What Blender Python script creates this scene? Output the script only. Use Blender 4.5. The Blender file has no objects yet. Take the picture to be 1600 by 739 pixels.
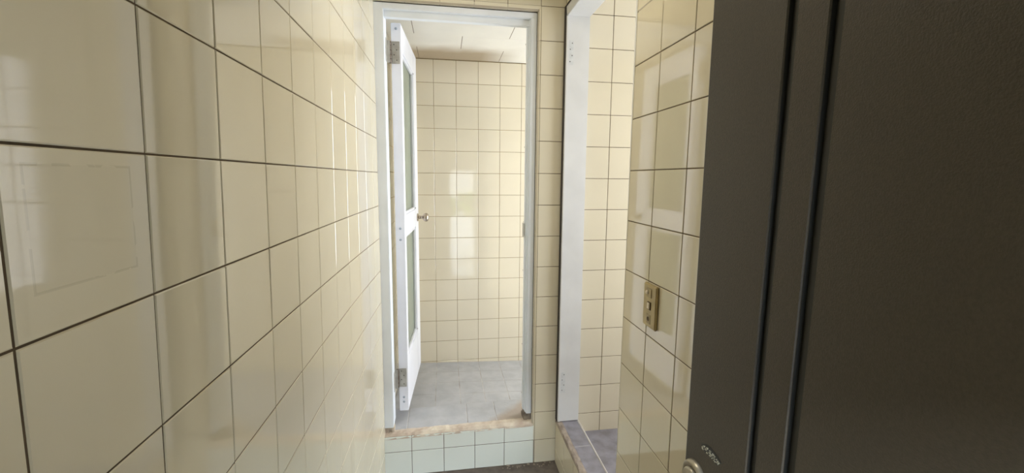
import bpy, bmesh, math, random
from mathutils import Vector, Matrix
random.seed(7)
sc = bpy.context.scene
col = sc.collection

# ------------------------------------------------------------------ camera
HC = 1.45
yaw, pitch, roll = .1546, -.1184, .0085
F = Vector((math.sin(yaw)*math.cos(pitch), math.cos(yaw)*math.cos(pitch), math.sin(pitch)))
R0 = Vector((math.cos(yaw), -math.sin(yaw), 0)); U0 = R0.cross(F)
RR = R0*math.cos(roll)+U0*math.sin(roll); UU = U0*math.cos(roll)-R0*math.sin(roll)
cd = bpy.data.cameras.new('camera'); cam = bpy.data.objects.new('camera', cd); col.objects.link(cam)
M = Matrix((RR, UU, -F)).transposed().to_4x4(); M.translation = (0, 0, HC)
cam.matrix_world = M
cd.sensor_width = 36; cd.lens = 652.96*36/1600
cd.shift_x = 4.61/1600; cd.shift_y = -12.92/1600
cd.clip_start = .02
sc.camera = cam

# ------------------------------------------------------------------ world, daylight and exposure
w = bpy.data.worlds.new('sky'); sc.world = w; w.use_nodes = True
nt = w.node_tree; bg = nt.nodes['Background']
# overcast sky, a little brighter overhead
tc = nt.nodes.new('ShaderNodeTexCoord'); sp = nt.nodes.new('ShaderNodeSeparateXYZ'); nt.links.new(tc.outputs['Generated'], sp.inputs[0])
rp = nt.nodes.new('ShaderNodeValToRGB'); nt.links.new(sp.outputs['Z'], rp.inputs['Fac'])
rp.color_ramp.elements[0].color = (3.0, 3.2, 3.4, 1); rp.color_ramp.elements[1].color = (1, 1.05, 1.15, 1)
e = rp.color_ramp.elements.new(.14); e.color = (3.0, 3.2, 3.4, 1)
e = rp.color_ramp.elements.new(.30); e.color = (.9, .98, 1.08, 1)
nt.links.new(rp.outputs['Color'], bg.inputs['Color'])
bg.inputs['Strength'].default_value = 1.1


def area(name, loc, rot, sx, sy, power, color):
    l = bpy.data.lights.new(name, 'AREA'); l.shape = 'RECTANGLE'; l.size = sx; l.size_y = sy
    l.energy = power; l.color = color
    o = bpy.data.objects.new(name, l); col.objects.link(o); o.location = loc; o.rotation_euler = rot
    return o


H = math.pi/2
# daylight through the windows of the far room and of the right room, and through the entrance behind
area('daylight_far_window', (1.76, 2.50, 1.15), (0, H, 0), 1.5, .55, 25, (.93, 1, 1.13))
area('daylight_right_window', (1.86, 1.35, 1.4), (0, H, 0), 1.35, .85, 29, (.97, 1, 1.12))
area('daylight_entrance', (.15, -1.0, 2.25), (math.radians(62), 0, 0), 1.0, .7, 540, (.84, .97, 1.15))
sl = bpy.data.lights.new('sun', 'SUN'); sl.energy = 16; sl.angle = .02
so = bpy.data.objects.new('sun', sl); col.objects.link(so); so.rotation_euler = Vector((.3, -.5, -1)).to_track_quat('-Z', 'Y').to_euler()
vs = sc.view_settings
vs.view_transform = 'Standard'; vs.look = 'None'; vs.gamma = 1; vs.use_curve_mapping = False
vs.exposure = -0.02
sc.cycles.max_bounces = 12; sc.cycles.diffuse_bounces = 8; sc.cycles.glossy_bounces = 6
sc.cycles.use_denoising = True
sc.cycles.sample_clamp_indirect = 6

# ------------------------------------------------------------------ materials


def lin(c):
    return tuple(((v/255)/12.92 if v/255 <= .04045 else ((v/255+.055)/1.055)**2.4) for v in c)+(1,)


def mat(name, rgb, rough=.5, metal=0, var=.0, scale=8, bump=0, bscale=60, rgb2=None, spec=.5, detail=4, rvar=0):
    m = bpy.data.materials.new(name); m.use_nodes = True
    n = m.node_tree.nodes; L = m.node_tree.links; b = n['Principled BSDF']
    b.inputs['Roughness'].default_value = rough; b.inputs['Metallic'].default_value = metal
    b.inputs['Specular IOR Level'].default_value = spec
    tc = n.new('ShaderNodeTexCoord')
    c1 = lin(rgb)
    c2 = lin(rgb2) if rgb2 else tuple(v*(1-var) for v in c1[:3])+(1,)
    nz = n.new('ShaderNodeTexNoise'); nz.inputs['Scale'].default_value = scale; nz.inputs['Detail'].default_value = detail
    L.new(tc.outputs['Object'], nz.inputs['Vector'])
    rp = n.new('ShaderNodeValToRGB'); rp.color_ramp.elements[0].position = .35; rp.color_ramp.elements[1].position = .68
    rp.color_ramp.elements[0].color = c1; rp.color_ramp.elements[1].color = c2
    L.new(nz.outputs['Fac'], rp.inputs['Fac']); L.new(rp.outputs['Color'], b.inputs['Base Color'])
    if rvar:
        mr = n.new('ShaderNodeMapRange'); mr.inputs['To Min'].default_value = rough; mr.inputs['To Max'].default_value = rough+rvar
        L.new(nz.outputs['Fac'], mr.inputs['Value']); L.new(mr.outputs[0], b.inputs['Roughness'])
    if bump:
        nb = n.new('ShaderNodeTexNoise'); nb.inputs['Scale'].default_value = bscale; nb.inputs['Detail'].default_value = 3
        L.new(tc.outputs['Object'], nb.inputs['Vector'])
        bp = n.new('ShaderNodeBump'); bp.inputs['Strength'].default_value = bump; bp.inputs['Distance'].default_value = .002
        L.new(nb.outputs['Fac'], bp.inputs['Height']); L.new(bp.outputs[0], b.inputs['Normal'])
    m['ramp'] = rp.name
    return m


def rect_stain(m, y0, y1, z0, z1, rgb, width=.0012, strength=.16):
    """the faint outline an old square sticker left on a glazed tile"""
    n = m.node_tree.nodes; L = m.node_tree.links; b = n['Principled BSDF']
    tc = n.new('ShaderNodeTexCoord'); sp = n.new('ShaderNodeSeparateXYZ'); L.new(tc.outputs['Object'], sp.inputs[0])

    def mth(op, a, bb=None):
        k = n.new('ShaderNodeMath'); k.operation = op
        for i, v in enumerate((a, bb)):
            if v is None: continue
            if isinstance(v, (int, float)): k.inputs[i].default_value = v
            else: L.new(v, k.inputs[i])
        return k.outputs[0]
    dy = mth('SUBTRACT', mth('ABSOLUTE', mth('SUBTRACT', sp.outputs['Y'], (y0+y1)/2)), (y1-y0)/2)
    dz = mth('SUBTRACT', mth('ABSOLUTE', mth('SUBTRACT', sp.outputs['Z'], (z0+z1)/2)), (z1-z0)/2)
    d = mth('ABSOLUTE', mth('MAXIMUM', dy, dz))
    nz = n.new('ShaderNodeTexNoise'); nz.inputs['Scale'].default_value = 45; L.new(tc.outputs['Object'], nz.inputs['Vector'])
    ln = mth('MULTIPLY', mth('LESS_THAN', d, width), mth('MULTIPLY', mth('GREATER_THAN', nz.outputs['Fac'], .42), strength))
    inn = mth('MULTIPLY', mth('LESS_THAN', mth('MAXIMUM', dy, dz), 0), .05)
    fac = mth('ADD', ln, inn)
    mx = n.new('ShaderNodeMix'); mx.data_type = 'RGBA'
    L.new(fac, mx.inputs[0]); src = b.inputs['Base Color'].links[0].from_socket
    L.new(src, mx.inputs[6]); mx.inputs[7].default_value = lin(rgb); L.new(mx.outputs[2], b.inputs['Base Color'])


def band_stain(m, axis, a0, a1, rgb, strength, scale=5, end=None):
    """dirt that gathers along one side of the surface, ragged by noise"""
    n = m.node_tree.nodes; L = m.node_tree.links; b = n['Principled BSDF']
    tc = n.new('ShaderNodeTexCoord'); sp = n.new('ShaderNodeSeparateXYZ'); L.new(tc.outputs['Object'], sp.inputs[0])
    mr = n.new('ShaderNodeMapRange'); mr.inputs['From Min'].default_value = a0; mr.inputs['From Max'].default_value = a1
    nz = n.new('ShaderNodeTexNoise'); nz.inputs['Scale'].default_value = scale; L.new(tc.outputs['Object'], nz.inputs['Vector'])
    ad = n.new('ShaderNodeMath'); ad.operation = 'MULTIPLY_ADD'; L.new(nz.outputs['Fac'], ad.inputs[0])
    ad.inputs[1].default_value = abs(a1-a0)*.8; L.new(sp.outputs[axis], ad.inputs[2])
    L.new(ad.outputs[0], mr.inputs['Value'])
    k = n.new('ShaderNodeMath'); k.operation = 'MULTIPLY'; k.inputs[1].default_value = strength; L.new(mr.outputs[0], k.inputs[0])
    if end:      # the stain dies out along the wall
        m2 = n.new('ShaderNodeMapRange'); m2.inputs['From Min'].default_value = end[1]; m2.inputs['From Max'].default_value = end[0]
        L.new(sp.outputs['X'], m2.inputs['Value']); L.new(m2.outputs[0], k.inputs[1])
        k2 = n.new('ShaderNodeMath'); k2.operation = 'MULTIPLY'; k2.inputs[1].default_value = strength; L.new(k.outputs[0], k2.inputs[0]); k = k2
    mx = n.new('ShaderNodeMix'); mx.data_type = 'RGBA'; L.new(k.outputs[0], mx.inputs[0])
    L.new(b.inputs['Base Color'].links[0].from_socket, mx.inputs[6]); mx.inputs[7].default_value = lin(rgb)
    L.new(mx.outputs[2], b.inputs['Base Color'])


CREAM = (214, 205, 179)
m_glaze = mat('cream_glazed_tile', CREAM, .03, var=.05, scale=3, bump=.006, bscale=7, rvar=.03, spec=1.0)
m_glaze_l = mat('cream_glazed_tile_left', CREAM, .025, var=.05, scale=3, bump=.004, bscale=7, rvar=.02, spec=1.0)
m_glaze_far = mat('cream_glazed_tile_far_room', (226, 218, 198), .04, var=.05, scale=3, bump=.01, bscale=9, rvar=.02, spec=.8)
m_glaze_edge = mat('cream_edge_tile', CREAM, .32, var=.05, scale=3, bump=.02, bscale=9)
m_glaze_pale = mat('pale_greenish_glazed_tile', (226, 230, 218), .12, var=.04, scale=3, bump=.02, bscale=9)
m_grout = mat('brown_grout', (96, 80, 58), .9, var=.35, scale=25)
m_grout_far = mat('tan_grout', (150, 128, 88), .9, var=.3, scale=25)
m_plaster = mat('rough_plaster', (176, 166, 146), .9, var=.1, bump=.3)
m_ceil = mat('off_white_ceiling_board', (228, 224, 213), .85, var=.06, scale=6, bump=.1)
m_ceilgap = mat('ceiling_joint', (120, 104, 84), .9)
m_grey = mat('grey_floor_tile', (174, 174, 174), .55, var=.14, scale=14, bump=.25, bscale=90, rvar=.15)
m_greygrout = mat('grey_floor_grout', (190, 187, 182), .9, rgb2=(146, 140, 132), scale=11)
m_dkfloor = mat('dark_dirty_floor', (104, 94, 84), .75, rgb2=(74, 66, 58), scale=20, bump=.5, bscale=80)
m_slate = mat('slate_grey_floor_tile', (136, 134, 140), .5, rgb2=(114, 110, 112), scale=18, bump=.2, bscale=80)
m_mortar = mat('crumbled_beige_mortar', (210, 199, 178), .95, rgb2=(176, 158, 140), scale=14, bump=1, bscale=60)
m_mortarb = mat('brown_mortar', (152, 140, 124), .95, rgb2=(122, 110, 98), scale=24, bump=1, bscale=60)
m_strip = mat('pale_mortar_line', (206, 202, 194), .9, var=.15, scale=40)
m_white = mat('worn_blue_white_paint', (224, 228, 230), .36, var=.07, scale=7, bump=.15, bscale=40, rvar=.1)
m_leaf = mat('white_door_paint', (232, 233, 238), .33, var=.05, scale=6, bump=.08, bscale=50)
m_jamb = mat('worn_grey_blue_paint', (212, 212, 208), .4, var=.08, scale=7, bump=.15, bscale=40, rvar=.1)
m_pin = mat('brown_rusty_steel', (112, 98, 84), .5, .4, rgb2=(150, 142, 130), scale=90)
m_putty = mat('old_paint_patch', (206, 208, 205), .5, var=.12, scale=60)
m_steel = mat('tarnished_steel', (192, 191, 183), .45, .3, rgb2=(156, 152, 142), scale=20)
m_brass = mat('dull_satin_chrome', (205, 196, 184), .22, .9, rgb2=(160, 145, 125), scale=30)
m_dark = mat('screw_hole', (60, 54, 48), .8)
m_screw = mat('painted_dowel', (170, 178, 186), .5)
m_door = mat('dark_olive_grey_steel_skin', (68, 61, 49), .42, var=.2, scale=260, detail=6, bump=.25, bscale=500, spec=.4)
m_groove = mat('black_groove', (22, 23, 20), .35)
m_lock = mat('aged_cylinder_metal', (176, 168, 148), .3, .75, rgb2=(140, 130, 110), scale=40)
m_mark = mat('worn_silver_print', (190, 188, 168), .5, rgb2=(120, 118, 100), scale=300)
m_plate = mat('yellowed_plastic', (176, 158, 108), .35, var=.15, scale=40)
m_plated = mat('yellowed_plastic_insert', (156, 140, 98), .4, var=.1, scale=40)
m_sww = mat('ivory_button', (222, 212, 190), .3)
m_swd = mat('dark_button_frame', (84, 66, 38), .5)
m_parapet = mat('pale_outdoor_wall', (214, 220, 228), .8, var=.08)
m_green = mat('outdoor_leaves', (120, 150, 70), .7, rgb2=(60, 96, 36), scale=9, bump=1, bscale=20)
m_conc = mat('outdoor_concrete', (170, 168, 162), .9, var=.2)
rect_stain(m_glaze_l, .365, .473, 1.358, 1.458, (120, 112, 86))
band_stain(m_ceil, 'Y', 2.68, 2.84, (160, 142, 114), .9, end=(.25, .50))
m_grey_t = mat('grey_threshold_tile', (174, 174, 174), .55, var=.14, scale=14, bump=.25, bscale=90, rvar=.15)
n_ = m_grey_t.node_tree.nodes; L_ = m_grey_t.node_tree.links; b_ = n_['Principled BSDF']     # browner over its right end, up to a slanted ragged edge
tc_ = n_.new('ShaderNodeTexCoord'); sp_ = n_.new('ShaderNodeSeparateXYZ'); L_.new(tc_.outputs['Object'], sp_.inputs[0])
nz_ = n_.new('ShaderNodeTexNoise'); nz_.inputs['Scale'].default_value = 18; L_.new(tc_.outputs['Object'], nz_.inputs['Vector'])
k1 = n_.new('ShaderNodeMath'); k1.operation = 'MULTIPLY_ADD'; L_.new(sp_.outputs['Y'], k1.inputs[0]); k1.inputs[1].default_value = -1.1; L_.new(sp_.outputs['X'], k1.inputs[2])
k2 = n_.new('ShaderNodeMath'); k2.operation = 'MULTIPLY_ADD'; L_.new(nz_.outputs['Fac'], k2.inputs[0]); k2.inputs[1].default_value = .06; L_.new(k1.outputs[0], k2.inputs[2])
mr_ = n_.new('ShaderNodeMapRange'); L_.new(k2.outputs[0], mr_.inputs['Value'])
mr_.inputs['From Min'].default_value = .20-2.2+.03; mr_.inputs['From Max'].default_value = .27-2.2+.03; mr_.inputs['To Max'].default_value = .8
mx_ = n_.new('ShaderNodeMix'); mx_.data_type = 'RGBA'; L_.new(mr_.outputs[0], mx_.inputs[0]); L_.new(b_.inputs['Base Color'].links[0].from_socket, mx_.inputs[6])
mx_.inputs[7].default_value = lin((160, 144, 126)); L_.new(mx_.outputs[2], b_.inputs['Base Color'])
mg = bpy.data.materials.new('frosted_greenish_glass'); mg.use_nodes = True
g = mg.node_tree.nodes['Principled BSDF']
g.inputs['Base Color'].default_value = lin((206, 216, 200)); g.inputs['Roughness'].default_value = .35
g.inputs['Transmission Weight'].default_value = .75; g.inputs['IOR'].default_value = 1.45

# ------------------------------------------------------------------ mesh helpers


class MB:
    def __init__(s): s.v = []; s.f = []; s.m = []; s.mats = []; s.smooth = []

    def mi(s, m):
        if m not in s.mats: s.mats.append(m)
        return s.mats.index(m)

    def add(s, vs_, fs, m, sm=False):
        o = len(s.v); s.v += [tuple(v) for v in vs_]
        for f in fs: s.f.append(tuple(i+o for i in f)); s.m.append(s.mi(m)); s.smooth.append(sm)
        return s

    def from_bm(s, bm, m, sm=False):
        bm.verts.index_update()
        s.add([v.co for v in bm.verts], [[v.index for v in f.verts] for f in bm.faces], m, sm); bm.free(); return s

    def box(s, a, b, m, bev=0, mx=None, seg=2):
        bm = bmesh.new(); bmesh.ops.create_cube(bm, size=1)
        for v in bm.verts:
            v.co = Vector([(a[i]+b[i])/2 + v.co[i]*(b[i]-a[i]) for i in range(3)])
        if bev: bmesh.ops.bevel(bm, geom=bm.edges[:], offset=bev, segments=seg, affect='EDGES')
        if mx is not None: bmesh.ops.transform(bm, matrix=mx, verts=bm.verts[:])
        return s.from_bm(bm, m)

    def cyl(s, p, q, prof, m, seg=32, sm=True):
        """lathe round the axis p->q; prof = [(t along axis in m, radius)]"""
        p = Vector(p); d = (Vector(q)-p).normalized()
        a = d.orthogonal().normalized(); b = d.cross(a); vv = []; ff = []
        for t, r in prof:
            for k in range(seg):
                th = 2*math.pi*k/seg; vv.append(p+d*t+(a*math.cos(th)+b*math.sin(th))*r)
        for i in range(len(prof)-1):
            for k in range(seg):
                k2 = (k+1) % seg; ff.append((i*seg+k, i*seg+k2, (i+1)*seg+k2, (i+1)*seg+k))
        ff.append(tuple(range(seg))[::-1]); ff.append(tuple((len(prof)-1)*seg+k for k in range(seg)))
        return s.add(vv, ff, m, sm)

    def prism(s, poly, h0, h1, fn, m, cap=True):
        n = len(poly)
        vv = [fn(x, y, h0) for x, y in poly]+[fn(x, y, h1) for x, y in poly]
        ff = [(i, (i+1) % n, n+(i+1) % n, n+i) for i in range(n)]
        if cap: ff += [tuple(range(n))[::-1], tuple(range(n, 2*n))]
        return s.add(vv, ff, m)

    def build(s, name, parent=None, loc=(0, 0, 0), auto=True):
        me = bpy.data.meshes.new(name); L = Vector(loc)
        me.from_pydata([Vector(v)-L for v in s.v], [], s.f); me.update()
        for m in s.mats: me.materials.append(m)
        me.polygons.foreach_set('material_index', s.m); me.polygons.foreach_set('use_smooth', s.smooth)
        if auto:
            bm = bmesh.new(); bm.from_mesh(me); bmesh.ops.recalc_face_normals(bm, faces=bm.faces[:]); bm.to_mesh(me); bm.free()
        o = bpy.data.objects.new(name, me); col.objects.link(o); o.location = L
        if parent:
            q = parent; base = Vector((0, 0, 0))
            while q: base += q.location; q = q.parent
            o.parent = parent; o.location = L-base
        return o


def tag(o, label=None, cat=None, kind=None, group=None):
    if label: o['label'] = label
    if cat: o['category'] = cat
    if kind: o['kind'] = kind
    if group: o['group'] = group
    return o


def struct(o, label, cat): return tag(o, label, cat, 'structure')


def empty(name, loc):
    o = bpy.data.objects.new(name, None); col.objects.link(o); o.location = loc; o.empty_display_size = .05; return o


def tiles(mb, us, vs_, fm, mt, mgr, gap=.0026, gapv=None, cham=.0012, tilt=.00035, skip=(), jit=None, depth=.003, grout=True, only=None, sub=1, gd=.0014):
    """glazed tiles, one slab per grid cell; fm(u, v, d) gives the point d metres proud of the wall"""
    gapv = gap if gapv is None else gapv
    jit = jit or (lambda i, j: (0, 0))
    cells = []
    for i in range(len(us)-1):
        for j in range(len(vs_)-1):
            cu, cv = (us[i]+us[i+1])/2, (vs_[j]+vs_[j+1])/2
            if any(a <= cu <= b and c <= cv <= d for a, b, c, d in skip): continue
            if only and not only(cu, cv): continue
            cells.append((i, j))
            cor = []
            for (a, b) in ((0, 0), (1, 0), (1, 1), (0, 1)):
                du, dv = jit(i+a, j+b); cor.append((us[i+a]+du, vs_[j+b]+dv))
            wu = us[i+1]-us[i]; wv = vs_[j+1]-vs_[j]
            if wu < gap*1.5 or wv < gapv*1.5: continue
            ta, tb, tc = (random.uniform(-tilt, tilt) for _ in range(3))
            S = [gap/2/wu, (gap/2+cham)/wu]+[k/sub for k in range(1, sub)]+[1-(gap/2+cham)/wu, 1-gap/2/wu]
            T = [gapv/2/wv, (gapv/2+cham)/wv]+[k/sub for k in range(1, sub)]+[1-(gapv/2+cham)/wv, 1-gapv/2/wv]

            def P(x, y, d):
                u = (1-y)*((1-x)*cor[0][0]+x*cor[1][0])+y*((1-x)*cor[3][0]+x*cor[2][0])
                v = (1-y)*((1-x)*cor[0][1]+x*cor[1][1])+y*((1-x)*cor[3][1]+x*cor[2][1])
                return fm(u, v, d+ta*(x-.5)+tb*(y-.5)+tc*.3)
            nS, nT = len(S), len(T)
            vv = [P(x, y, -cham*.8 if (a in (0, nS-1) or b in (0, nT-1)) else 0) for b, y in enumerate(T) for a, x in enumerate(S)]
            ff = [(b*nS+a, b*nS+a+1, (b+1)*nS+a+1, (b+1)*nS+a) for b in range(nT-1) for a in range(nS-1)]
            o = len(vv)
            vv += [P(S[0], T[0], -depth), P(S[-1], T[0], -depth), P(S[-1], T[-1], -depth), P(S[0], T[-1], -depth)]
            c = [0, nS-1, nT*nS-1, (nT-1)*nS]
            for k in range(4):
                k2 = (k+1) % 4
                edge = {0: [c[0]+q for q in range(nS)], 1: [c[1]+q*nS for q in range(nT)],
                        2: [c[2]-q for q in range(nS)], 3: [c[3]-q*nS for q in range(nT)]}[k]
                ff.append(tuple(edge[::-1])+(o+k, o+k2))
            mb.add(vv, ff, mt)
    if grout:
        for i, j in cells:
            q = []
            for (a, b) in ((0, 0), (1, 0), (1, 1), (0, 1)):
                du, dv = jit(i+a, j+b); q.append(fm(us[i+a]+du, vs_[j+b]+dv, -gd))
            mb.add(q, [(0, 1, 2, 3)], mgr)
    return mb


def lines(a, b, start, step=.15):
    """grid lines from a to b that pass through start"""
    k = math.ceil((a-start)/step+1e-4); out = [a]
    while start+k*step < b-1e-4:
        x = start+k*step
        if x-a > .004: out.append(x)
        k += 1
    out.append(b); return out


T = .15
FYB = 1.975
YB = 1.9463          # tiled wall at the end of the corridor
YF = 2.9335          # back wall of the far room
Y0 = -.25            # entrance wall behind the viewpoint
ZC = 2.50            # corridor ceiling
# ------------------------------------------------------------------ left wall


def fL(y, z, d):
    q = max(0, min(1, (y-.3)/1.65))**4
    return (-.3049+.0132*(z-1.45)*(1-q)+.0033*(y-1.9)+.012*q+d, y, z)


YL = 1.988
usL = lines(Y0, YL, .496); vsL = lines(0, ZC, 1.6224)
jL = {1: (1.64, .0055, .0195), 2: (1.60, .0035, .018), 3: (1.5, .0012, .008), 4: (1.5, -.004, .004), 5: (1.5, -.003, .002),
      7: (1.6, .004, -.010), 8: (1.7, .003, -.016), 9: (1.7, .003, -.022)}
i0 = min(range(len(usL)), key=lambda i: abs(usL[i]-.496))


def jitL(i, j):
    k = i-i0+1
    if k in jL and 0 < i < len(usL)-1:
        zc, a, b = jL[k]; return (a + b*max(-.8, min(.5, vsL[j]-zc)) if k < 3 else a+b*max(-.9, min(.3, vsL[j]-zc)), 0)
    return (0, 0)


mb = MB(); tiles(mb, usL, vsL, fL, m_glaze_l, m_grout, jit=jitL, gap=.0023)
mb.box((-.45, Y0-.1, -.05), (-.3265, 2.05, ZC+.05), m_plaster)
struct(mb.build('wall_left'), 'long cream glazed tile wall running along the left side', 'wall')

# ------------------------------------------------------------------ end wall of the corridor (front wall of the far room)
fE = lambda x, z, d: (x, YB-d, z)
rowsE = lines(0, ZC, 1.6247)
mb = MB()
XL = -.310; XP = .4426; XR = .562
cE = [XL, -.16, -.01, .14, .29, XP, XR]
tiles(mb, cE, [z for z in rowsE if z >= 2.2246], fE, m_glaze, m_grout)
tiles(mb, [XP, XR], [z for z in rowsE if z < 2.2249], fE, m_glaze, m_grout)
zt = lambda x: .2022+.010*(x+.29)/.72
tiles(mb, [XL, -.1675, -.0127, .1397, .288, XP-.0035], [0, .1247, .206], fE, m_glaze_pale, m_grout)
# rounded edge tiles that turn into the door opening


RI, RD = .013, .0225      # how far the rounded edge turns inward, and down or sideways


def fTop(x, t, d):
    c, k = math.cos(t*H), math.sin(t*H); return (x, YB+RI*(1-c)-d*c, 2.2247-RD*k-d*k)


def fSide(t, z, d):
    c, k = math.cos(t*H), math.sin(t*H); return (XP-.0135*k-d*k, YB+RI*(1-c)-d*c, z)


tiles(mb, [XL, -.16, -.01, .14, .29, XP], [0, 1], fTop, m_glaze_edge, m_grout, gapv=.004, cham=.001, sub=6, tilt=0, gd=.0016)
tiles(mb, [0, 1], [z for z in rowsE if .12 < z < 2.2249], fSide, m_glaze_edge, m_grout, gap=.05, gapv=.0026, cham=.001, sub=6, tilt=0, gd=.0016)
for q in range(14):
    x = -.292+random.random()*.036; y = FYB+random.random()*.05; k = random.uniform(.006, .012)
    mb.box((x-k, y-k, .205), (x+k, y+k, .243-random.random()*.006), m_mortar, bev=.002)
for q in range(16):
    x = .395+random.random()*.032; y = FYB+random.random()*.06; k = random.uniform(.004, .010)
    mb.box((x-k, y-k, .21), (x+k, y+k, .262-random.random()*.03), m_mortarb, bev=.002)
# wall body: above the opening, pillar, sill block
mb.box((-.3265, YB+.003, 2.203), (.5, 2.05, ZC+.05), m_plaster)
mb.box((.4305, YB+.003, -.05), (.66, 2.05, ZC+.05), m_plaster)
mb.box((-.3265, YB+.003, -.05), (.4305, 2.05, .195), m_plaster)
struct(mb.build('wall_back'), 'cream tiled end wall with the narrow pillar right of the white door frame', 'wall')

# threshold of the far room doorway
mb = MB()
nx = 40; vv = []; ff = []
for i in range(nx+1):
    x = -.296+(.434+.296)*i/nx; q = zt(x)
    r = random.uniform
    vv += [(x, YB-.001+r(-.0015, .0015), q-.01), (x, YB+r(0, .003), q+r(-.002, .002)), (x, YB+.014+r(-.003, .003), q+.009+r(-.002, .003)),
           (x, YB+.032+r(-.003, .003), q+.012+r(-.003, .002)), (x, YB+.056, q+.0075), (x, YB+.056, q-.01)]
for i in range(nx):
    for k in range(5): a = i*6+k; ff.append((a, a+6, a+7, a+1))
mb.add(vv, ff, m_mortar)
fT = lambda x, y, d: (x, y, zt(x)+.0085+d)
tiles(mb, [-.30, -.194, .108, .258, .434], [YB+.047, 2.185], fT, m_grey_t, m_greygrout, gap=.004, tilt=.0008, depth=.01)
mb.box((-.30, YB+.05, .05), (.434, 2.18, .2), m_greygrout)
tiles(mb, [-.30, -.194, .108, .258, .434], [.12, .205], lambda x, z, d: (x, 2.182+d, z), m_grey, m_greygrout, tilt=0)
struct(mb.build('trim_1'), 'worn threshold of grey tiles and crumbled beige mortar under the white door', 'threshold')

# ------------------------------------------------------------------ corridor floor and ceiling
mb = MB(); mb.box((-.33, Y0-.1, -.06), (.56, YB+.01, 0), m_dkfloor)
vv = []; ff = []
for i in range(30):   # crumbs and a dirt fillet along the foot of the wall
    x = .25+random.random()*.29; y = YB-.004-random.random()*.03; r = random.uniform(.0015, .005)
    mb.box((x-r, y-r, 0), (x+r, y+r, r*1.1), m_mortarb, bev=r*.3)
struct(mb.build('floor'), 'dark dirty floor strip at the foot of the corridor', 'floor')
mb = MB(); mb.box((-.33, Y0-.1, ZC), (.67, 2.0, ZC+.06), m_ceil)
struct(mb.build('ceiling'), 'ceiling over the tiled corridor', 'ceiling')

# ------------------------------------------------------------------ right wall of the corridor
YE = 1.190; RB = .014
xS = lambda y, z: .5498+.005*(z-1.45)+.0022*(y-1.)
fS = lambda y, z, d: (xS(y, z)-d, y, z)
rS = lines(0, ZC, 1.7759)
mb = MB()
tiles(mb, lines(Y0, YE, .8929)[:-1]+[YE+.001], rS, fS, m_glaze, m_grout)
prof = [(0, 0)]+[(RB*(1-math.cos(t*H/8)), RB*math.sin(t*H/8)) for t in range(1, 9)]
vv = []; ff = []
for k, z in enumerate(rS):
    for a, b in prof: vv.append((xS(YE, z)+a, YE+b, z))
n = len(prof)
for k in range(len(rS)-1):
    for i in range(n-1): ff.append((k*n+i, k*n+i+1, (k+1)*n+i+1, (k+1)*n+i))
mb.add(vv, ff, m_glaze, True)
mb.box((.5685, Y0-.1, -.05), (.66, YE+RB-.001, ZC+.05), m_plaster)
mb.box((.5535, Y0-.1, -.05), (.57, YE-.004, ZC+.05), m_plaster)
# wall over the doorway on the right and the tiled riser below it
XD = .556
tiles(mb, lines(YE+RB+.002, 1.944, 1.3429), [2.2259, 2.3759, ZC], lambda y, z, d: (xS(y, z)+.004-d, y, z), m_glaze, m_grout)
mb.box((.563, YE+RB, 2.228), (.66, YB+.01, ZC+.05), m_plaster)
struct(mb.build('wall_right'), 'cream glazed tile wall on the right that carries the switch plate', 'wall')
mb = MB()
tiles(mb, lines(YE-.1, 1.944, 1.3429), [0, .075, .222], lambda y, z, d: (.5515-d, y, z), m_glaze, m_grout, grout=True)
mb.box((.5545, YE-.1, -.02), (.66, YB, .218), m_plaster)
ny = 44; vv = []; ff = []
for i in range(ny+1):
    y = YE-.1+(1.944-YE+.1)*i/ny; r = random.uniform
    vv += [(.5505, y, .218), (.5500+r(-.001, .001), y, .2245+r(-.003, .002)), (.556+r(-.002, .002), y, .230+r(-.002, .002)),
           (.568+r(-.003, .003), y, .231+r(-.003, .002)), (.583, y, .2275), (.583, y, .215)]
for i in range(ny):
    for k in range(5): a = i*6+k; ff.append((a, a+6, a+7, a+1))
mb.add(vv, ff, m_mortarb)
tiles(mb, [.578, .6605], [YE-.1, 1.42, 1.72, 1.938], lambda x, y, d: (x, y, .2285+d), m_slate, m_greygrout, gap=.003, tilt=.0006, depth=.01)
mb.box((.6605, YE-.1, .15), (.6675, 1.938, .2305), m_strip, bev=.002)
mb.box((.58, YE-.1, .10), (.661, 1.938, .2265), m_greygrout)
struct(mb.build('trim_2'), 'raised sill of the right doorway in slate tiles with brown mortar edge', 'threshold')

# ------------------------------------------------------------------ room on the right
XQ = 1.80
mb = MB()
tiles(mb, lines(.662, XQ, .786), lines(.15, 2.45, 2.2029), lambda x, z, d: (x, 1.9397-d, z), m_glaze, m_grout)
mb.box((.66, 1.943, -.05), (XQ+.1, 2.05, 2.5), m_plaster)
struct(mb.build('wall_right_room_back'), 'pale tiled wall seen through the open right doorway', 'wall')
mb = MB()
zr = .155
tiles(mb, [.66, 1.0, 1.4, XQ], [.2, .6, 1.0, 1.4, 1.94], lambda x, y, d: (x, y, zr+d), m_slate, m_slate, gap=.0015, tilt=.0002)
mb.box((.66, .1, .05), (XQ+.1, 1.943, zr-.002), m_slate)
struct(mb.build('floor_right_room'), 'slate grey floor of the room behind the right doorway', 'floor')
mb = MB(); mb.box((.62, .1, 2.45), (XQ+.1, 2.05, 2.5), m_ceil)
struct(mb.build('ceiling_right_room'), 'ceiling of the side room on the right', 'ceiling')
mb = MB()
W0, W1, WZ0, WZ1 = .9, 1.8, .70, 2.1
gx = lambda y, z, d: (XQ-d, y, z)
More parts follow.
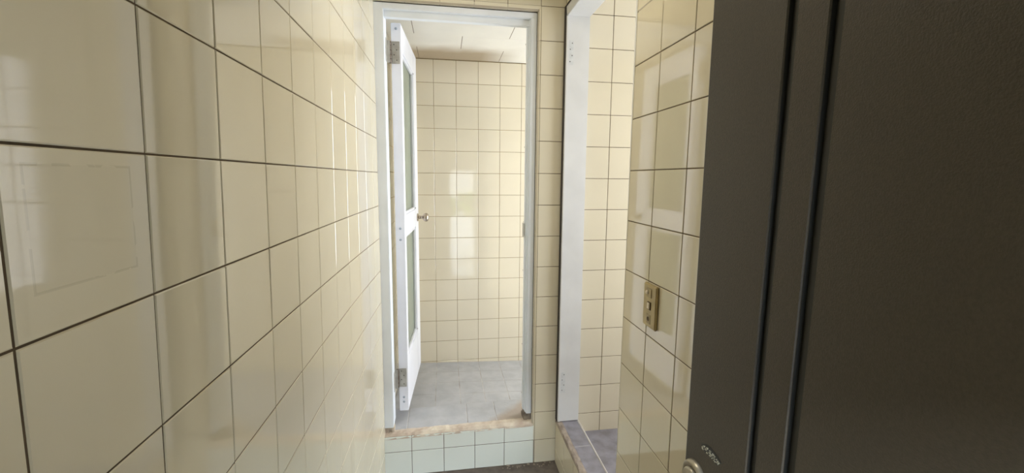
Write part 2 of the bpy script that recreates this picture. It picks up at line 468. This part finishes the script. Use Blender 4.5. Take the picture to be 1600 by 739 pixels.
us = [.2, .3, .45, .6, .75, W0, 1.05, 1.2, 1.35, 1.5, 1.65, W1, 1.94]; vz = [.15, .3, .45, .57, WZ0, .8, .95, 1.1, 1.25, 1.4, 1.55, 1.7, 1.85, 2.0, WZ1, 2.25, 2.45]
tiles(mb, us, vz, gx, m_glaze, m_grout, skip=[(W0, W1, WZ0, WZ1)])
for a, b in (((XQ+.003, .1, 0), (XQ+.1, W0, 2.5)), ((XQ+.003, W1, 0), (XQ+.1, 2.05, 2.5)), ((XQ+.003, W0, 0), (XQ+.1, W1, WZ0)), ((XQ+.003, W0, WZ1), (XQ+.1, W1, 2.5))):
    mb.box(a, b, m_plaster)
struct(mb.build('wall_right_room_side'), 'side wall of the right room with its window opening', 'wall')
mb = MB(); mb.box((.66, .1, 0), (XQ+.1, .2, 2.5), m_plaster)
mb.box((.6605, .2, .1), (.664, YE+RB-.001, 2.45), m_glaze)
struct(mb.build('wall_right_room_front'), 'near walls of the room on the right', 'wall')
wn = empty('window_1', (XQ+.04, (W0+W1)/2, WZ0)); struct(wn, 'window of the side room on the right', 'window')
mb = MB()
for a, b in (((W0, WZ0), (W0+.04, WZ1)), ((W1-.04, WZ0), (W1, WZ1)), ((W0, WZ0), (W1, WZ0+.04)), ((W0, WZ1-.04), (W1, WZ1)), (((W0+W1)/2-.02, WZ0), ((W0+W1)/2+.02, WZ1))):
    mb.box((XQ+.02, a[0], a[1]), (XQ+.06, b[0], b[1]), m_white, bev=.003)
mb.build('window_frame', wn)

# ------------------------------------------------------------------ far room
XF = 1.65; ZF = 2.236
mb = MB()
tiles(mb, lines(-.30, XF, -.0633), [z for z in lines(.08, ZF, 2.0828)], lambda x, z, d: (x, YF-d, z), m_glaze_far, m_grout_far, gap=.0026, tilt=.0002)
mb.box((-.45, YF+.003, 0), (XF+.1, YF+.1, 2.4), m_plaster)
struct(mb.build('wall_far_room_back'), 'warm cream tiled wall at the back of the far room, reflecting the daylight', 'wall')
mb = MB()
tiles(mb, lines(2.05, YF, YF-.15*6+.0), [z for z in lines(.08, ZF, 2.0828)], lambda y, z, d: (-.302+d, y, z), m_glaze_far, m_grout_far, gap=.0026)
mb.box((-.45, 2.05, 0), (-.305, YF+.1, 2.4), m_plaster)
struct(mb.build('wall_far_room_left'), 'cream tiled wall behind the open white door', 'wall')
mb = MB()
V0, V1, VZ0, VZ1 = 2.2, 2.8, .35, 1.95
for a, b in (((XF, 2.05, 0), (XF+.1, V0, 2.4)), ((XF, V1, 0), (XF+.1, YF+.1, 2.4)), ((XF, V0, 0), (XF+.1, V1, VZ0)), ((XF, V0, VZ1), (XF+.1, V1, 2.4))):
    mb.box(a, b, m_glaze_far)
struct(mb.build('wall_far_room_right'), 'window side wall of the far room', 'wall')
wn = empty('window_2', (XF+.05, 2.5, VZ0)); struct(wn, 'window of the far room', 'window')
mb = MB()
for a, b in (((V0, VZ0), (V0+.03, VZ1)), ((V1-.03, VZ0), (V1, VZ1)), ((V0, VZ0), (V1, VZ0+.03)), ((V0, VZ1-.03), (V1, VZ1)), ((V0, 1.25), (V1, 1.28))):
    mb.box((XF+.02, a[0], a[1]), (XF+.06, b[0], b[1]), m_white, bev=.003)
mb.build('window_frame', wn)
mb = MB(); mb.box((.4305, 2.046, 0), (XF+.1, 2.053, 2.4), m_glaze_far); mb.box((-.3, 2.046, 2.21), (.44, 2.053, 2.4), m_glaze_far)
struct(mb.build('wall_far_room_front'), 'room side of the wall around the white door frame', 'wall')
fz = lambda x: .1275-.035*(x+.18)
mb = MB()
tiles(mb, lines(-.30, XF, -.0633), lines(2.05, YF, 2.63), lambda x, y, d: (x, y, fz(x)+d), m_grey, m_greygrout, gap=.0036, gapv=.0022, tilt=.0006, gd=.0006)
mb.box((-.31, 2.04, 0), (XF+.1, YF+.01, .075), m_greygrout)
struct(mb.build('floor_far_room'), 'grey square floor tiles of the far room', 'floor')
# ceiling boards laid in brick bond
mb = MB(); r0 = 2.455; k = -2
while r0+.235*k < YF:
    y0 = max(2.05, r0+.235*k); y1 = min(YF, r0+.235*(k+1))
    if y1 > y0:
        off = -.155 if k % 2 else .11
        xs = [x for x in (off+.53*q for q in range(-3, 4)) if -.30 < x < XF]
        tiles(mb, [-.31]+xs+[XF], [y0, y1], lambda x, y, d: (x, y, ZF-d), m_ceil, m_ceilgap, gap=.0034, gapv=.0006, cham=.0004, tilt=.0004, gd=.0012, depth=.004)
    k += 1
mb.box((-.4, 2.0, ZF+.003), (XF+.1, YF+.1, 2.4), m_plaster)
struct(mb.build('ceiling_far_room'), 'off white ceiling boards with staggered joints, stained brown near the wall', 'ceiling')

# ------------------------------------------------------------------ entrance wall behind the viewpoint and the outdoors past it
EX0, EX1, EZ = .09, .46, 1.56
mb = MB()
for a, b in (((-.45, Y0-.1, 0), (EX0, Y0, 2.5)), ((EX1, Y0-.1, 0), (.66, Y0, 2.5)), ((EX0, Y0-.1, EZ), (EX1, Y0, 2.5))):
    mb.box(a, b, m_plaster)
struct(mb.build('wall_front'), 'entrance wall behind the viewpoint', 'wall')

# ------------------------------------------------------------------ white door frame at the end of the corridor
FY0, FY1 = YB+.015, 2.052
fx0, fx1 = -.297, .4275       # outer sides
ix0, ix1 = -.2525, .387       # inner sides
zh = 2.1745
mb = MB()


def zb(x): return zt(x)+.0095


mb.box((fx0, FY0, .243), (ix0, FY1, 2.2000), m_white, bev=.0025)
mb.box((ix0-.004, FY0, zh), (fx1, FY1, 2.2000), m_white, bev=.0025)
# right post with stepped stop
mb.box((.400, FY0, .262), (fx1, FY1, zh+.004), m_white, bev=.0025)
mb.box((ix1+.009, FY0+.012, .264), (.402, FY1, zh+.002), m_white, bev=.002)
mb.box((ix1+.002, FY0+.030, .268), (ix1+.012, FY1-.03, zh+.002), m_white, bev=.002)
# stop under the head
mb.box((ix0, FY0+.020, zh-.027), (ix1+.014, FY1-.04, zh+.002), m_white, bev=.002)
mb.box((fx0+.01, FY0-.0008, 2.1999), (fx1+.001, FY0+.004, 2.2014), m_dark)
mb.box((fx1, FY0-.0008, .265), (fx1+.0014, FY0+.004, 2.2014), m_dark)
fr = mb.build('trim_3'); struct(fr, 'pale blue-white painted door frame at the end of the corridor', 'door frame')
mb = MB()
for z in (2.07, 1.60, 1.24, 1.0, .62, .36):
    mb.cyl((ix1-.0045, FY0+.036, z), (0, FY0+.036, z), [(0, .0030), (.0008, .0028)], m_dark, 10)
mb.build('screw_hole', fr)
mb = MB(); mb.box((ix1-.0055, FY0+.031, 1.165), (ix1-.0035, FY0+.058, 1.235), m_steel, bev=.0005); mb.build('strike_plate', fr)

# ------------------------------------------------------------------ white door, hinged left, standing open into the far room
hx, hy = -.190, 2.065
ang = math.atan2(.032, .555)
D = Vector((math.sin(ang), math.cos(ang), 0)); N = Vector((D.y, -D.x, 0))
DM = Matrix(((D.x, N.x, 0, hx), (D.y, N.y, 0, hy), (0, 0, 1, 0), (0, 0, 0, 1)))   # local: x along leaf, y out of face, z up
DW, DZ0, DZ1, DT = .560, .268, 2.153, .044
dr = empty('door_1', (hx, hy, DZ0)); struct(dr, 'white glazed wooden door standing open into the far room', 'door')
GU0, GU1 = .052, .425
mb = MB()
mb.box((0, -DT, DZ0), (GU0, 0, DZ1), m_leaf, bev=.002, mx=DM)
mb.box((GU1, -DT, DZ0), (DW, 0, DZ1), m_leaf, bev=.002, mx=DM)
for z0, z1 in ((2.035, DZ1), (1.165, 1.267), (DZ0, .538)):
    mb.box((GU0-.002, -DT+.0005, z0), (GU1+.002, -.0005, z1), m_leaf, bev=.0015, mx=DM)
mb.build('door_leaf', dr)
for z0, z1 in ((1.267, 2.035), (.538, 1.165)):
    mb = MB(); mb.box((GU0-.004, -.022, z0-.004), (GU1+.004, -.017, z1+.004), mg, mx=DM)
    gp = mb.build('glass_pane', dr); gp['label'] = 'frosted greenish glass pane'
    mb = MB()
    for a, b in (((GU0, z0), (GU0+.014, z1)), ((GU1-.014, z0), (GU1, z1)), ((GU0+.014, z0), (GU1-.014, z0+.014)), ((GU0+.014, z1-.014), (GU1-.014, z1))):
        mb.box((a[0], -.0168, a[1]), (b[0], -.004, b[1]), m_leaf, bev=.0025, mx=DM)
        mb.box((a[0], -.040, a[1]), (b[0], -.0222, b[1]), m_leaf, bev=.0025, mx=DM)
    mb.build('glazing_bead', dr)
P = lambda u, n, z: DM @ Vector((u, n, z))
for s in (1, -1):
    mb = MB(); o = 0 if s > 0 else -DT
    mb.cyl(P(.500, o, 1.213), P(.500, o+s, 1.213), [(-.001, .024), (.004, .024), (.007, .021), (.008, .011), (.026, .009), (.034, .012), (.040, .021), (.047, .0255), (.055, .0265), (.063, .023), (.068, .014), (.0695, .004)], m_brass, 32)
    kb = mb.build('door_knob', dr, loc=P(.5, o, 1.213)); kb['label'] = 'satin metal knob with round rosette'
mb = MB()
for z in (2.128, 1.205, 1.150, .342, .318):
    mb.cyl(P(.001, -DT/2+.001, z), P(-1, -DT/2, z), [(0, .0062), (.0022, .0058)], m_screw, 16)
mb.build('dowel_end', dr)
mb = MB()
for z in (.545, 2.03, 1.275):
    mb.cyl(P(GU1+.004, -.002, z), P(GU1+.004, 1, z), [(0, .004), (.004, .0035)], m_steel, 12)
mb.build('bead_pin', dr)
for z0, z1 in ((1.972, 2.071), (.398, .495)):
    mb = MB()
    mb.box((-.0022, -DT+.003, z0), (.0004, -.006, z1), m_steel, bev=.0005, mx=DM)      # leaf plate on the door edge
    a = P(-.006, -DT-.004, z0)
    nk = 5; hh = (z1-z0)/nk
    for q in range(nk):
        mb.cyl((a.x, a.y, z0+q*hh+.0008), (a.x, a.y, 9), [(0, .0058), (.0006, .0064), (hh-.0022, .0064), (hh-.0016, .0058)], m_pin, 16)
    mb.box((ix0-.0005, FY1-.040, z0), (ix0+.0018, FY1+.001, z1), m_steel, bev=.0004)
    mb.box((ix0, FY1-.003, z0+.001), (a.x, FY1+.002, z1-.001), m_steel)
    hg = mb.build('hinge', dr); hg['label'] = 'tarnished steel butt hinge'
    mb = MB()
    for q, zz in enumerate((.16, .40, .62, .86)):
        c = P(-.0018, -DT+.013+(.012 if q % 2 == 0 else 0), z0+(z1-z0)*zz)
        mb.cyl(c, c-D, [(0, .0026), (.0012, .0022)], m_dark, 12)
    sc_ = mb.build('hinge_screw', hg)

# ------------------------------------------------------------------ frame of the right doorway
mb = MB()
JX0, JX1, JY = .558, .6645, 1.919
mb.box((JX0+.007, JY, .2315), (JX1, 1.9365, 2.183), m_jamb, bev=.002)
mb.box((JX0-.004, JY-.004, .2320), (JX0+.009, 1.9425, 2.2), m_jamb, bev=.002)
mb.box((JX0-.004, YE+RB+.004, 2.178), (JX0+.009, 1.9425, 2.222), m_jamb, bev=.002)
mb.box((JX0+.007, YE+RB+.004, 2.181), (JX1, 1.9365, 2.222), m_jamb, bev=.002)
mb.box((JX0+.007, YE+RB+.004, .2315), (JX1, YE+RB+.026, 2.183), m_jamb, bev=.002)
mb.box((JX0-.0075, JY+.004, .2325), (JX0-.0042, 1.9448, 2.226), m_dark)
mb.box((JX0-.0075, YE+RB+.004, 2.2215), (JX0+.004, 1.9448, 2.2268), m_dark)
fr = mb.build('trim_4'); struct(fr, 'pale grey-blue painted frame of the doorway on the right', 'door frame')
for z0, z1 in ((1.968, 2.075), (.385, .492)):
    mb = MB(); mb.box((JX0+.010, JY-.0008, z0), (JX0+.032, JY+.001, z1), m_putty, bev=.0003)
    hp = mb.build('hinge_recess', fr); hp['label'] = 'painted recess of a removed hinge with four screw holes'
    mb = MB()
    for q in range(4):
        x = JX0+.025-(.009 if q % 2 else 0); z = z1-.012-q*.027
        mb.cyl((x, JY-.0006, z), (x, 0, z), [(0, .0026), (.0007, .0022)], m_dark, 10)
    mb.build('screw_hole', hp)

# ------------------------------------------------------------------ dark entrance door standing open on the right
XDr = .42; DE = .636; ZS0, ZS1 = .012, 2.05
dd = empty('door_2', (XDr, Y0, ZS0)); struct(dd, 'dark olive-grey steel entrance door standing open at the right', 'door')
sh = lambda y, z: y+(.0125*(1.35-z) if .38 < y < .52 else 0)
g1, g2 = (.4715, .4875), (.4105, .4275); gdp = .007
pr = [(XDr+.045, Y0+.004), (XDr, Y0+.004)]
for a, b in (g2, g1):
    pr += [(XDr, a-.001), (XDr+.0018, a), (XDr+gdp, a+.001), (XDr+gdp, b-.001), (XDr+.0018, b), (XDr, b+.0012)]
pr += [(XDr, DE-.004), (XDr+.0012, DE-.0012), (XDr+.004, DE), (XDr+.041, DE), (XDr+.044, DE-.001), (XDr+.045, DE-.004)]
mb = MB(); mb.prism(pr, ZS0, ZS1, lambda x, y, z: (x, sh(y, z), z), m_door)
lf = mb.build('door_leaf', dd)
for a, b in (g2, g1):
    mb = MB(); mb.prism([(XDr+.0022, a+.0006), (XDr+gdp+.0004, a+.0006), (XDr+gdp+.0004, b-.0006), (XDr+.0022, b-.0006), (XDr+gdp-.0006, b-.0022), (XDr+gdp-.0006, a+.0022)],
                        ZS0+.001, ZS1-.001, lambda x, y, z: (x, sh(y, z), z), m_groove)
    gs = mb.build('groove_strip', dd); gs['label'] = 'black vertical groove line'
LY, LZ = .6005, .9455
mb = MB()
mb.cyl((XDr, LY, LZ), (XDr-1, LY, LZ), [(-.001, .0300), (.003, .0300), (.0075, .0285), (.009, .0265), (.009, .0215), (.0072, .0205), (.0072, .0200)], m_lock, 48)
mb.cyl((XDr, LY, LZ), (XDr-1, LY, LZ), [(.006, .0185), (.012, .0185), (.0145, .0165), (.0145, .0150)], m_lock, 40)
lk = mb.build('lock_cylinder', dd, loc=(XDr, LY, LZ)); lk['label'] = 'round aged metal lock rosette'
mb = MB(); mb.box((XDr-.0152, LY-.0014, LZ-.008), (XDr-.0140, LY+.0014, LZ+.008), m_groove); mb.build('key_slot', lk)
# small curved label, its print worn beyond reading
up_e = [[0.591, 1.0141], [0.5795, 1.0203], [0.5696, 1.0214], [0.5606, 1.0205], [0.5515, 1.0186], [0.5419, 1.0147]]
lo_e = [[0.5885, 1.0074], [0.5815, 1.0065], [0.5731, 1.0073], [0.5656, 1.0075], [0.5583, 1.0072], [0.5501, 1.0044]]


def lab(t, k, x):      # t along the curve 0..1, k from the lower (0) to the upper edge (1)
    q = min(4.9999, max(0, t*5)); i = int(q); f = q-i
    p = [(1-f)*a+f*b for a, b in zip(up_e[i], up_e[i+1])]; o = [(1-f)*a+f*b for a, b in zip(lo_e[i], lo_e[i+1])]
    return (x, o[0]+(p[0]-o[0])*k, o[1]+(p[1]-o[1])*k)


mb = MB(); seg = 20; vv = []
for i in range(seg+1):
    t = i/seg
    vv += [lab(t, 0, XDr+.0003), lab(t, 0, XDr-.0008), lab(t, 1.12, XDr-.0008), lab(t, 1.12, XDr+.0003)]
ff = [(i*4+k, i*4+k+1, i*4+5+k, i*4+4+k) for i in range(seg) for k in range(3)]+[(0, 1, 2, 3), (seg*4+3, seg*4+2, seg*4+1, seg*4)]
mb.add(vv, ff, m_groove); ap = mb.build('arc_label', dd); ap['label'] = 'curved worn label above the lock'
mb = MB(); rs = random.Random(5)
for i in range(17):
    t = (i+.5)/17
    for k in (.15, .42, .70):
        if rs.random() < .24: continue
        dt = rs.uniform(.016, .030); dk = rs.uniform(.07, .15); q = []
        for a, b in ((-dt, -dk), (dt, -dk*.7), (dt*.8, dk), (-dt*.7, dk*.8)):
            q += [lab(t+a, k+b, XDr-.0014), lab(t+a, k+b, XDr-.0007)]
        mb.add(q, [(0, 2, 4, 6), (1, 7, 5, 3), (0, 1, 3, 2), (2, 3, 5, 4), (4, 5, 7, 6), (6, 7, 1, 0)], m_mark)
mb.build('print', ap)

# ------------------------------------------------------------------ switch plate on the right wall
SY0, SY1, SZ0, SZ1 = .981, 1.0485, 1.0555, 1.1735
sx = xS(1.01, 1.11)
sp = empty('switch_plate', (sx, (SY0+SY1)/2, SZ0))
tag(sp, 'yellowed plastic switch plate screwed to the right tiled wall', 'light switch')
X = sx+.0004
mb = MB(); mb.box((X-.0095, SY0, SZ0), (X, SY1, SZ1), m_plate, bev=.0028, seg=3)
mb.build('cover_plate', sp)
cy = (SY0+SY1)/2
mb = MB(); mb.box((X-.0108, cy-.0115, 1.138), (X-.009, cy+.0155, 1.163), m_plated, bev=.0006)
mb.box((X-.0114, cy-.010, 1.1395), (X-.0104, cy+.001, 1.1615), m_plate, bev=.0004)
mb.build('module_insert', sp)
mb = MB(); mb.cyl((X-.0105, cy+.0085, 1.1505), (0, cy+.0085, 1.1505), [(0, .0058), (.003, .0056), (.005, .0042), (.0056, .002)], m_sww, 20)
k = mb.build('indicator_cap', sp); k['label'] = 'small round ivory cap'
mb = MB(); mb.box((X-.0112, cy-.0095, 1.1045), (X-.009, cy+.0085, 1.1265), m_swd, bev=.0008); mb.build('button_frame', sp)
mb = MB(); mb.box((X-.0140, cy-.0065, 1.1072), (X-.0105, cy+.0055, 1.1238), m_sww, bev=.0012)
k = mb.build('rocker_button', sp); k['label'] = 'ivory rocker button'
mb = MB()
mb.box((X-.0104, cy-.0095, 1.066), (X-.009, cy+.0125, 1.092), m_plated, bev=.0006)
mb.cyl((X-.0102, cy+.0015, 1.079), (0, cy+.0015, 1.079), [(0, .0062), (.0009, .0060), (.0009, .0042), (.0003, .004)], m_swd, 20)
mb.build('blank_insert', sp)

# ------------------------------------------------------------------ outdoors past the entrance (only its reflection is seen)
mb = MB(); mb.box((-2.5, -1.6, -.1), (2.5, Y0-.1, -.01), m_conc)
struct(mb.build('floor_outdoor_landing'), 'concrete landing outside the entrance', 'floor')
mb = MB(); mb.box((-2.5, -1.72, -.1), (2.5, -1.6, .76), m_parapet, bev=.01)
struct(mb.build('wall_parapet'), 'pale parapet outside the entrance', 'wall')

random.seed(21)
hb = bmesh.new()
for i in range(260):
    x = random.uniform(-2.2, 2.2); z = random.uniform(0, 1.12); y = -2.15+random.uniform(-.25, .2)
    k = bmesh.ops.create_icosphere(hb, subdivisions=1, radius=random.uniform(.07, .15))
    for v in k['verts']: v.co = Vector((v.co.x*1.2+x, v.co.y+y, v.co.z*.8+z))
mb = MB(); mb.from_bm(hb, m_green)
tag(mb.build('hedge'), 'green hedge outside the entrance, seen only as a reflection in the far tiles', 'hedge')

# ------------------------------------------------------------------ round lamp added out of view to brighten the corridor
LX, LYY = .10, 1.16
cl = empty('added_fill_lamp', (LX, LYY, ZC)); tag(cl, 'round white lamp added above the view to brighten the corridor', 'lamp')
mb = MB(); mb.cyl((LX, LYY, ZC+.001), (LX, LYY, 0), [(0, .15), (.028, .15), (.032, .145), (.032, .13), (.02, .13)], m_jamb, 40); mb.build('fill_lamp_base', cl)
mb = MB(); mb.cyl((LX, LYY, ZC-.02), (LX, LYY, 0), [(0, .13), (.022, .127), (.036, .105), (.044, .07), (.047, .01)], m_sww, 40); mb.build('fill_lamp_shade', cl)
ll = area('fill_light', (LX, LYY, ZC-.075), (0, 0, 0), .28, .28, 4.5, (1, .92, .78)); ll.data.shape = 'DISK'
